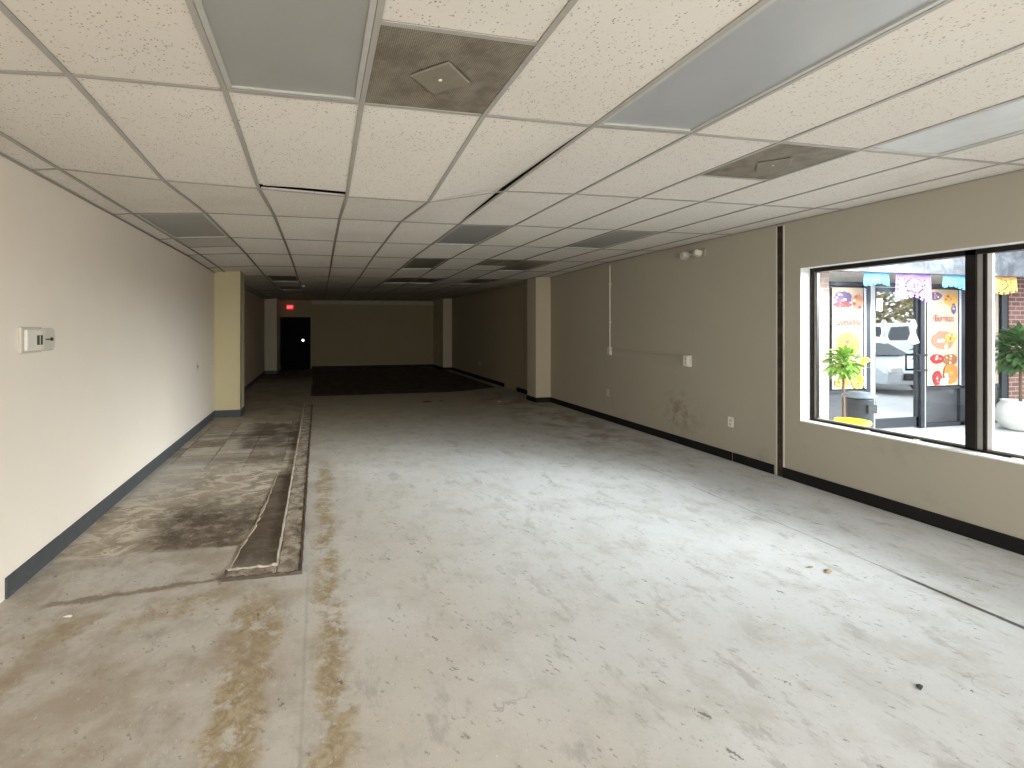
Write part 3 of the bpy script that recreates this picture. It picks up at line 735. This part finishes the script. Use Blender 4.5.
# framing: (x0,x1)
b = MB()
b.box(7.47, 7.53, YS, YS+.08, 0, 2.29); b.box(7.47, 11.28, YS, YS+.08, 2.23, 2.29)
b.box(8.21, 8.31, YS-.01, YS+.08, 0, 2.25); b.box(9.33, 9.41, YS-.02, YS+.08, 0, 2.25); b.box(10.22, 10.34, YS, YS+.08, 0, 2.25)
b.box(11.13, 11.28, YS-.02, YS+.08, 0, 2.29); b.box(7.5, 8.25, YS, YS+.08, .60, .64); b.box(9.41, 11.2, YS, YS+.08, .60, .64)
b.box(7.5, 8.25, YS, YS+.06, 0, .06); b.box(9.41, 11.2, YS, YS+.06, 0, .06)
fb(b, 'framing', M_DFR)
b = MB(); b.box(8.31, 8.40, YS-.01, YS+.06, 0, 2.25); b.box(9.41, 9.45, YS-.01, YS+.06, .0, 2.2); fb(b, 'door_jamb', M_GFR)
b = MB(); b.box(7.53, 8.21, YS+.04, YS+.05, .05, 2.23); fb(b, 'window_glass', M_GLK)
b = MB(); b.box(9.45, 10.22, YS+.04, YS+.05, .05, 2.23); b.box(10.34, 11.13, YS+.04, YS+.05, .05, 2.23); fb(b, 'window_glass', M_GLK)
dg = MB(); dg.box(8.44, 9.30, YS+.03, YS+.04, .16, 2.16); door = fb(dg, 'glass_door', M_GLD)
b = MB(); b.box(8.40, 8.44, YS+.01, YS+.06, .02, 2.2); b.box(9.28, 9.33, YS+.01, YS+.06, .02, 2.2); b.box(8.40, 9.33, YS+.01, YS+.06, .02, .17); b.box(8.40, 9.33, YS+.01, YS+.06, 2.15, 2.22)
fb(b, 'door_stile', M_DFR)
b = MB(); b.tube([(9.24, YS-.06, 1.16), (9.24, YS-.06, .92)], .012); b.box(9.2, 9.42, YS-.05, YS-.03, 1.14, 1.17); b.box(9.2, 9.42, YS-.05, YS-.03, .90, .93); fb(b, 'door_pull', M_DFR)
M_LED = mat('pale_blue_led', (.68, .74, .90), .4)
for (x, z0, z1) in ((8.165, .66, 2.2), (10.16, .66, 2.2)):
    b = MB(); b.box(x+.004, x+.026, YS-.022, YS-.012, z0, z1)
    for k in range(40):
        z = z0+(z1-z0)*k/40; b.box(x, x+.03, YS-.03, YS-.02, z, z+.022)
    fb(b, 'light_strip', M_LED)
b = MB(); b.lathe([(.045, -.004), (.045, 0)], (8.80, YS+.03, .10), 16, 'y'); fb(b, 'sticker', M_PW)
# notice taped on the door and hanging tag
b = MB(); b.box(8.47, 8.60, YS+.02, YS+.025, 1.85, 2.05); tag(b.build('door_notice', M_PW), 'small white notice taped at the top of the glass door', 'notice')
b = MB(); b.lathe([(.02, 1.72), (.045, 1.62), (.03, 1.56), (.03, 1.50), (.07, 1.36), (.02, 1.33)], (8.93, YS-.16, 0), 12); tag(b.build('white_bottle_ornament', M_PW), 'white bottle-shaped ornament hanging on the glass door', 'ornament')

# posters
PC = [mat('poster_'+nm, c_, .5, var=.15, scale=25) for nm, c_ in (('cream', (.52,.40,.29)), ('orange', (.62,.20,.04)), ('yellow', (.62,.34,.06)), ('red', (.34,.02,.03)),
      ('brown', (.30,.12,.05)), ('purple', (.10,.06,.17)), ('salmon', (.52,.20,.13)), ('white', (.70,.67,.62)), ('pink', (.62,.14,.25)), ('lime', (.55,.62,.22)))]
def poster(x0, x1, z0, z1, text, shapes, label, seed, tz=.66):
    o = tag(empty('food_poster', ((x0+x1)/2, YS-.015, z0)), label, 'poster')
    w_, h_ = x1-x0, z1-z0
    b = MB(); b.box(-w_/2, w_/2, 0, .004, 0, h_); rs = random.Random(seed); L = 0
    for (u, v, ru, rv, mi) in shapes:
        L += 1; n = 22; cx, cz_ = (u-.5)*w_, v*h_
        b.face([(cx+ru*w_*cos(2*pi*k/n)*rs.uniform(.88, 1.06), -.0006*L, cz_+rv*h_*sin(2*pi*k/n)*rs.uniform(.88, 1.06)) for k in range(n)][::1], mi)
        for j in range(7):      # garnish pieces
            L += .25; t = rs.random()*6.28; rr = rs.random()*.75; px, pz = cx+ru*w_*rr*cos(t), cz_+rv*h_*rr*sin(t); s = min(ru*w_, rv*h_)*.28
            b.face([(px+s*cos(2*pi*k/6+t), -.0006*L, pz+s*.7*sin(2*pi*k/6+t)) for k in range(6)], rs.choice([1, 2, 4, 6, 3, 7]))
    b.build('printed_sheet', PC, o)
    if text:
        lettering('lettering', text, w_*.235, PC[3], o, Matrix.Translation((0, -.022, tz*h_)) @ FACE_CAM, 0, .8)
    return o
poster(7.55, 8.15, .66, 2.2, 'Quesadillas', [(.35,.90,.30,.065,5),(.33,.83,.30,.03,3),(.82,.86,.20,.08,6),(.5,.44,.40,.12,2),(.42,.46,.24,.06,1),(.55,.20,.42,.09,4),(.55,.21,.36,.07,6),(.3,.06,.25,.05,1),(.8,.05,.2,.05,2)],
       'tall food poster with purple corner and red word, left of the glass door', 1)
poster(9.47, 10.14, .66, 2.2, 'Burritos', [(.75,.90,.24,.07,2),(.25,.93,.22,.045,5),(.85,.80,.08,.06,5),(.5,.47,.38,.10,6),(.75,.50,.2,.05,2),(.3,.28,.22,.05,3),(.72,.27,.24,.06,4),(.3,.08,.14,.08,3),(.72,.12,.24,.11,1),(.5,.04,.15,.04,7)],
       'tall food poster with burrito pictures, right of the glass door', 2, .70)
poster(10.5, 11.06, .66, 2.2, '', [(.35,.80,.26,.05,8),(.7,.68,.16,.05,8),(.2,.70,.12,.03,8),(.45,.36,.32,.12,2),(.45,.37,.16,.07,4),(.65,.16,.24,.08,6)],
       'white poster with pink flowers beside the red brick pier', 3)

# papel picado banners
def picado(x0, x1, zt, zb, m, label, seed, y=5.166):
    rs = random.Random(seed); nx, nz = 26, 18; w_, h_ = x1-x0, zt-zb
    root = tag(empty('paper_banner', ((x0+x1)/2, y, zt)), label, 'banner', 'cut-paper banners strung outside')
    b = MB()
    def P(i, j):
        u, v = i/nx, j/nz; x = (u-.5)*w_*(.92+.08*v)
        return (x, -.004+.012*sin(u*7+seed), .03-v*h_*(1+.10*sin(u*pi*2+seed)))
    for i in range(nx):
        for j in range(nz):
            u, v = (i+.5)/nx-.5, (j+.5)/nz-.5
            if j > 2 and i not in (0, nx-1):
                r = math.hypot(u*1.2, v)
                if abs(r-.30) < .03 and (i+j) % 2: continue
                if r < .14 and (i % 3 == 0) and (j % 2 == 0): continue
                if r > .38 and (i % 4 == 1) and (j % 3 == 1): continue
            if j >= nz-2 and (i % 4 in (0,)): continue
            b.face([P(i,j), P(i+1,j), P(i+1,j+1), P(i,j+1)])
    b.build('paper_sheet', m, root)
    b = MB(); b.tube([(-w_/2-.08, -.008, .03), (w_/2+.08, -.008, .03)], .004, 5); b.build('string', M_PW, root)
def paper(name, c1, c2):
    q = NT(name); q.out(q.mix(c1, c2, q.noise(9, 3)), .6); q.put(q.b.inputs['Transmission Weight'], .0); q.put(q.b.inputs['Subsurface Weight'], 0); return q.m
picado(7.55, 8.05, 2.35, 2.17, paper('cyan_paper', (.02,.28,.55), (.15,.50,.68)), 'cyan cut-paper banner, leftmost outside the window', 1)
picado(8.14, 8.86, 2.36, 1.97, paper('purple_paper', (.20,.07,.42), (.42,.24,.62)), 'purple cut-paper banner hanging in front of the glass door', 2)
picado(9.05, 9.70, 2.36, 2.15, paper('blue_paper', (.04,.30,.58), (.22,.54,.70)), 'light blue cut-paper banner just left of the window mullion', 3)
picado(9.90, 10.62, 2.37, 2.10, paper('orange_paper', (.92,.35,.05), (.98,.62,.20)), 'orange cut-paper banner just right of the window mullion', 4)
picado(10.82, 11.36, 2.37, 2.02, paper('pink_paper', (.88,.15,.35), (.95,.45,.60)), 'pink cut-paper banner in front of the red brick pier', 5)

# potted trees
M_LF = [NT('leaf_green'), NT('leaf_dark')]
M_LF = [M_LF[0].out(M_LF[0].mix((.13, .30, .05), (.38, .58, .12), M_LF[0].noise(9)), .45), M_LF[1].out(M_LF[1].mix((.04, .11, .035), (.14, .26, .09), M_LF[1].noise(9)), .45)]
M_BARK = mat('bark', (.16, .11, .07), .8); M_LEM = mat('lemon_yellow', (.95, .72, .05), .4, var=.08)
def tree(loc, zc, rx, rz, nl, ll, m, label, pot, fruits, seed, lean=(0, 0)):
    rs = random.Random(seed); root = tag(empty('potted_plant', loc), label, 'plant')
    b = MB()
    if pot == 'white':
        b.lathe([(.12,0),(.19,.04),(.255,.15),(.27,.26),(.24,.38),(.20,.44),(.21,.47),(.19,.47),(.18,.42)], n=32); b.build('pot', M_PW, root, smooth=True); zb = .42
    else:
        b.lathe([(.10,0),(.13,.28),(.145,.30),(.13,.30),(.12,.27)], n=24); b.build('pot', M_DFR, root); zb = .27
    b = MB(); b.tube([(0,0,zb-.02),(lean[0]*.4,lean[1]*.4,(zb+zc)/2),(lean[0],lean[1],zc)], [.02,.016,.01])
    for k in range(7):
        t = k*2.4; b.tube([(lean[0],lean[1],zc-.15),(lean[0]+rx*.6*cos(t),lean[1]+rx*.6*sin(t),zc+rz*rs.uniform(-.3,.6))], [.008,.004], 5)
    b.build('trunk', M_BARK, root)
    b = MB()
    for k in range(nl):
        # leaves grow outward in rosettes
        t = rs.random()*2*pi; ph = rs.uniform(-.9, 1.3); r = rs.random()**.45
        c0 = Vector((lean[0]+rx*r*cos(t)*cos(ph)*.8, lean[1]+rx*r*sin(t)*cos(ph)*.8, zc+rz*r*sin(ph)*.8))
        d = Vector((cos(t)*cos(ph)+rs.uniform(-.4,.4), sin(t)*cos(ph)+rs.uniform(-.4,.4), sin(ph)*.7+rs.uniform(-.5,.3))).normalized()
        s = d.cross(Vector((rs.uniform(-.4,.4), rs.uniform(-.4,.4), 1))).normalized(); L = ll*rs.uniform(.7, 1.2); W_ = L*.17; dn = Vector((0,0,-L*.18))
        p1, p2, p3 = c0+d*L*.35, c0+d*L*.7+dn*.4, c0+d*L+dn
        b.face([c0, p1+s*W_, p2+s*W_*.8, p3, p2-s*W_*.8, p1-s*W_])
    b.build('foliage', m, root)
    for (fx, fy, fz, fr) in fruits:
        b = MB(); b.lathe([(.002,-fr*1.25),(fr*.6,-fr*.9),(fr*.95,-fr*.3),(fr*.95,fr*.3),(fr*.6,fr*.9),(.002,fr*1.25)], (fx,fy,fz), 12)
        b.build('fruit', M_LEM, root, smooth=True)
tree((7.12, 5.12, -.01), 1.10, .17, .24, 300, .14, M_LF[0], 'bright green lemon plant behind the dark bin outside', 'dark', [(.0,-.25,1.15,.035),(.04,-.26,1.17,.03),(-.06,-.25,.93,.035)], 3)
tree((10.66, 5.14, -.01), 1.22, .27, .42, 560, .18, M_LF[1], 'leafy plant in a round white pot outside, by the red brick pier', 'white', [(-.1,-.35,1.35,.035)], 5)

# bin + yellow table
bn = tag(empty('trash_bin', (6.83, 4.72, -.01)), 'dark outdoor bin with wide domed lid outside the window', 'trash bin')
b = MB(); b.lathe([(.12,0),(.13,.02),(.14,.68),(.13,.70)], n=28); b.build('body', M_DFR, bn)
b = MB(); b.lathe([(.16,.70),(.175,.715),(.165,.74),(.10,.77),(.02,.78)], n=32); b.build('lid', mat('blue_grey_lid', (.16, .19, .23), .3, .2), bn, smooth=True)
b = MB(); b.box(-.07, .07, -.15, -.12, .52, .62); b.build('opening_flap', M_DARK, bn)
yt = tag(empty('yellow_stool', (6.20, 4.36, -.01)), 'round yellow stool top just outside the window sill', 'stool')
b = MB(); b.lathe([(.15,.455),(.165,.465),(.17,.485),(.165,.505),(.145,.51)], n=36); b.build('seat', mat('bright_yellow_plastic', (.85, .60, .02), .35, var=.05), yt, smooth=False)
for k in range(4):
    t = pi/4+k*pi/2; b = MB(); b.tube([(.11*cos(t), .11*sin(t), .46), (.16*cos(t), .16*sin(t), 0)], .014); b.build('leg', M_DFR, yt)

# cars reflected in the glass door
M_CARW = mat('white_car_paint', (.85, .85, .84), .25, var=.02, spec=.6); M_CARS = mat('silver_car_paint', (.62, .66, .70), .2, .3, var=.02)
M_CGL = mat('car_glass', (.03, .035, .04), .08, var=.1); M_TYRE = mat('tyre', (.02, .02, .02), .8); M_CHR = mat('car_trim_grey', (.4, .42, .44), .3, .6)
def car(loc, rz, prof, cabin, glass, L, W_, wx, wr, m, label):
    root = tag(empty('parked_car', loc, rz), label, 'car')
    b = MB(); b.prism(prof, 'y', -W_/2, W_/2); b.build('body', m, root, bevel=.07)
    b = MB(); n = len(cabin); i = len(b.v)
    zb = min(p[1] for p in cabin); zt = max(p[1] for p in cabin)
    for sgn in (-1, 1):
        for (x, z) in cabin: b.v.append((x, sgn*(W_/2-.04-.14*(z-zb)/(zt-zb)), z))
    b.f.append(tuple(range(n))); b.f.append(tuple(range(2*n-1, n-1, -1))); b.mi += [0, 0]
    for k in range(n): b.f.append((k, n+k, n+(k+1) % n, (k+1) % n)); b.mi.append(0)
    b.build('cabin', m, root, bevel=.04)
    for g in glass:
        for sgn in (-1, 1):
            b = MB(); b.face([(x, sgn*(W_/2-.025-.14*(z-zb)/(zt-zb)), z) for x, z in g]); b.build('side_window', M_CGL, root)
    fz = [p for p in cabin]
    # windscreen and rear screen slabs
    for (pa, pb) in ((cabin[0], cabin[1]), (cabin[-1], cabin[-2])):
        s = -1 if pa[0] < pb[0] else 1
        b = MB(); y0, y1 = W_/2-.12, W_/2-.22
        b.face([(pa[0]+s*.02, -y0, pa[1]+.06), (pa[0]+s*.02, y0, pa[1]+.06), (pb[0]+s*.03, y1, pb[1]-.05), (pb[0]+s*.03, -y1, pb[1]-.05)]); b.build('windscreen', M_CGL, root)
    for x in wx:
        for sgn in (-1, 1):
            b = MB(); b.lathe([(wr*.7,-.11),(wr,-.09),(wr,.09),(wr*.7,.11)], (x, sgn*(W_/2-.08), wr), 28, 'y'); w0 = b.build('wheel', M_TYRE, root)
            b = MB(); b.lathe([(wr*.6,-.118),(wr*.6,.118)], (x, sgn*(W_/2-.08), wr), 20, 'y'); b.build('rim', M_CHR, w0)
    xe = max(p[0] for p in prof); xs_ = min(p[0] for p in prof)
    b = MB(); b.box(xs_-.02, xs_+.08, -W_*.3, W_*.3, .42, .58); b.build('grille', M_DARK, root)
    for sgn in (-1, 1):
        b = MB(); b.box(xs_-.02, xs_+.12, sgn*W_*.40-.14, sgn*W_*.40+.14, .60, .72); b.build('headlight', M_PW, root, bevel=.03)
suvP = [(-2.4,.35),(2.35,.35),(2.42,.6),(2.38,1.02),(-1.3,1.05),(-2.25,.92),(-2.42,.7)]
suvC = [(-1.35,1.0),(-.75,1.80),(2.0,1.86),(2.36,1.0)]
car((25.2, -5.3, -.06), 0, suvP, suvC, [[(-1.1,1.08),(-.68,1.66),(.35,1.70),(.35,1.08)], [(.45,1.08),(.45,1.70),(1.25,1.72),(1.25,1.08)], [(1.35,1.08),(1.35,1.72),(1.9,1.72),(2.15,1.08)]],
    4.8, 1.95, (-1.5, 1.45), .38, M_CARW, 'white sport utility car in the lot, mirrored in the glass door')
sedP = [(-2.2,.3),(2.2,.3),(2.28,.55),(2.2,.92),(-.9,.92),(-1.9,.80),(-2.25,.62)]
sedC = [(-1.0,.88),(-.25,1.40),(1.1,1.42),(1.9,.90)]
car((14.3, 1.0, -.06), -pi/2+.25, sedP, sedC, [[(-.8,.94),(-.2,1.33),(.4,1.35),(.4,.94)], [(.5,.94),(.5,1.35),(1.05,1.34),(1.6,.94)]],
    4.5, 1.8, (-1.35, 1.35), .33, M_CARS, 'silver sedan parked near the walkway, mirrored in the glass door')
# hedge trees beyond the cars
M_HEDGE = NT('tawny_hedge'); M_HEDGE = M_HEDGE.out(M_HEDGE.mix((.16, .12, .05), (.50, .42, .22), M_HEDGE.noise(6, 4, .7)), .8)
rs = random.Random(11)
for k, x in enumerate((22.5, 29.5, 36.5)):
    root = tag(empty('lot_tree', (x, -9.5, -.06)), ['tawny tree behind the white car in the lot', 'tawny tree at mid lot beyond the cars', 'tawny tree at the far end of the lot'][k], 'tree')
    b = MB(); b.tube([(0,0,0),(.1,0,1.2),(0,0,2.4)], [.18,.14,.08]); b.build('trunk', M_BARK, root)
    b = MB()
    for j in range(1600):
        v = Vector((rs.gauss(0,1), rs.gauss(0,1), rs.gauss(0,1))).normalized()*rs.random()**.4; p = Vector((v.x*3.1, v.y*1.5, 2.6+v.z*1.6)); s = rs.uniform(.10,.22)
        a = Vector((rs.uniform(-1,1), rs.uniform(-1,1), rs.uniform(-1,1))).normalized(); c_ = a.cross(Vector((rs.uniform(-1,1), rs.uniform(-1,1), rs.uniform(-1,1)))).normalized()
        b.face([p+a*s, p+c_*s*.6, p-a*s, p-c_*s*.6])
    b.build('foliage', M_HEDGE, root)

# ------------------------------------------------------------------ light
w = bpy.data.worlds.new('sky'); scn.world = w; w.use_nodes = True; t = w.node_tree
bgn = t.nodes['Background']; sky = t.nodes.new('ShaderNodeTexSky'); sky.sky_type = 'HOSEK_WILKIE'; sky.turbidity = 6; sky.ground_albedo = .5
sky.sun_direction = (.3, -.6, .74)
mxn = t.nodes.new('ShaderNodeMix'); mxn.data_type = 'RGBA'; mxn.inputs[0].default_value = .75
t.links.new(sky.outputs[0], mxn.inputs[6]); mxn.inputs[7].default_value = (.86, .93, 1, 1)
t.links.new(mxn.outputs[2], bgn.inputs[0]); bgn.inputs[1].default_value = 3.0
def area(name, loc, rot, sx, sy, power, col):
    l = bpy.data.lights.new(name, 'AREA'); l.shape = 'RECTANGLE'; l.size = sx; l.size_y = sy; l.energy = power; l.color = col
    o = bpy.data.objects.new(name, l); COL.objects.link(o); o.location = loc; o.rotation_euler = rot; return o
area('storefront_daylight', (1.7, YF-.35, 1.5), (radians(48), 0, 0), 6.0, 1.9, 160, (1, .95, .875))
wl = area('walkway_daylight', (10.6, -.9, 3.5), Vector((-5.6, 3.5, -2.0)).to_track_quat('-Z', 'Y').to_euler(), 6, 2.8, 1000, (.92, .96, 1))
wl.data.spread = radians(90)

# ------------------------------------------------------------------ camera
cam = bpy.data.cameras.new('camera'); co = bpy.data.objects.new('camera', cam); COL.objects.link(co)
co.location = (0, 0, HC); co.rotation_euler = (pi/2, 0, radians(-12.4))
cam.sensor_width = 36; cam.lens = 470/1024*36; cam.shift_x = 90/1024; cam.shift_y = -57/1024; cam.clip_start = .05; cam.clip_end = 200
scn.camera = co
scn.view_settings.view_transform = 'Standard'; scn.view_settings.look = 'None'
scn.view_settings.exposure = .3
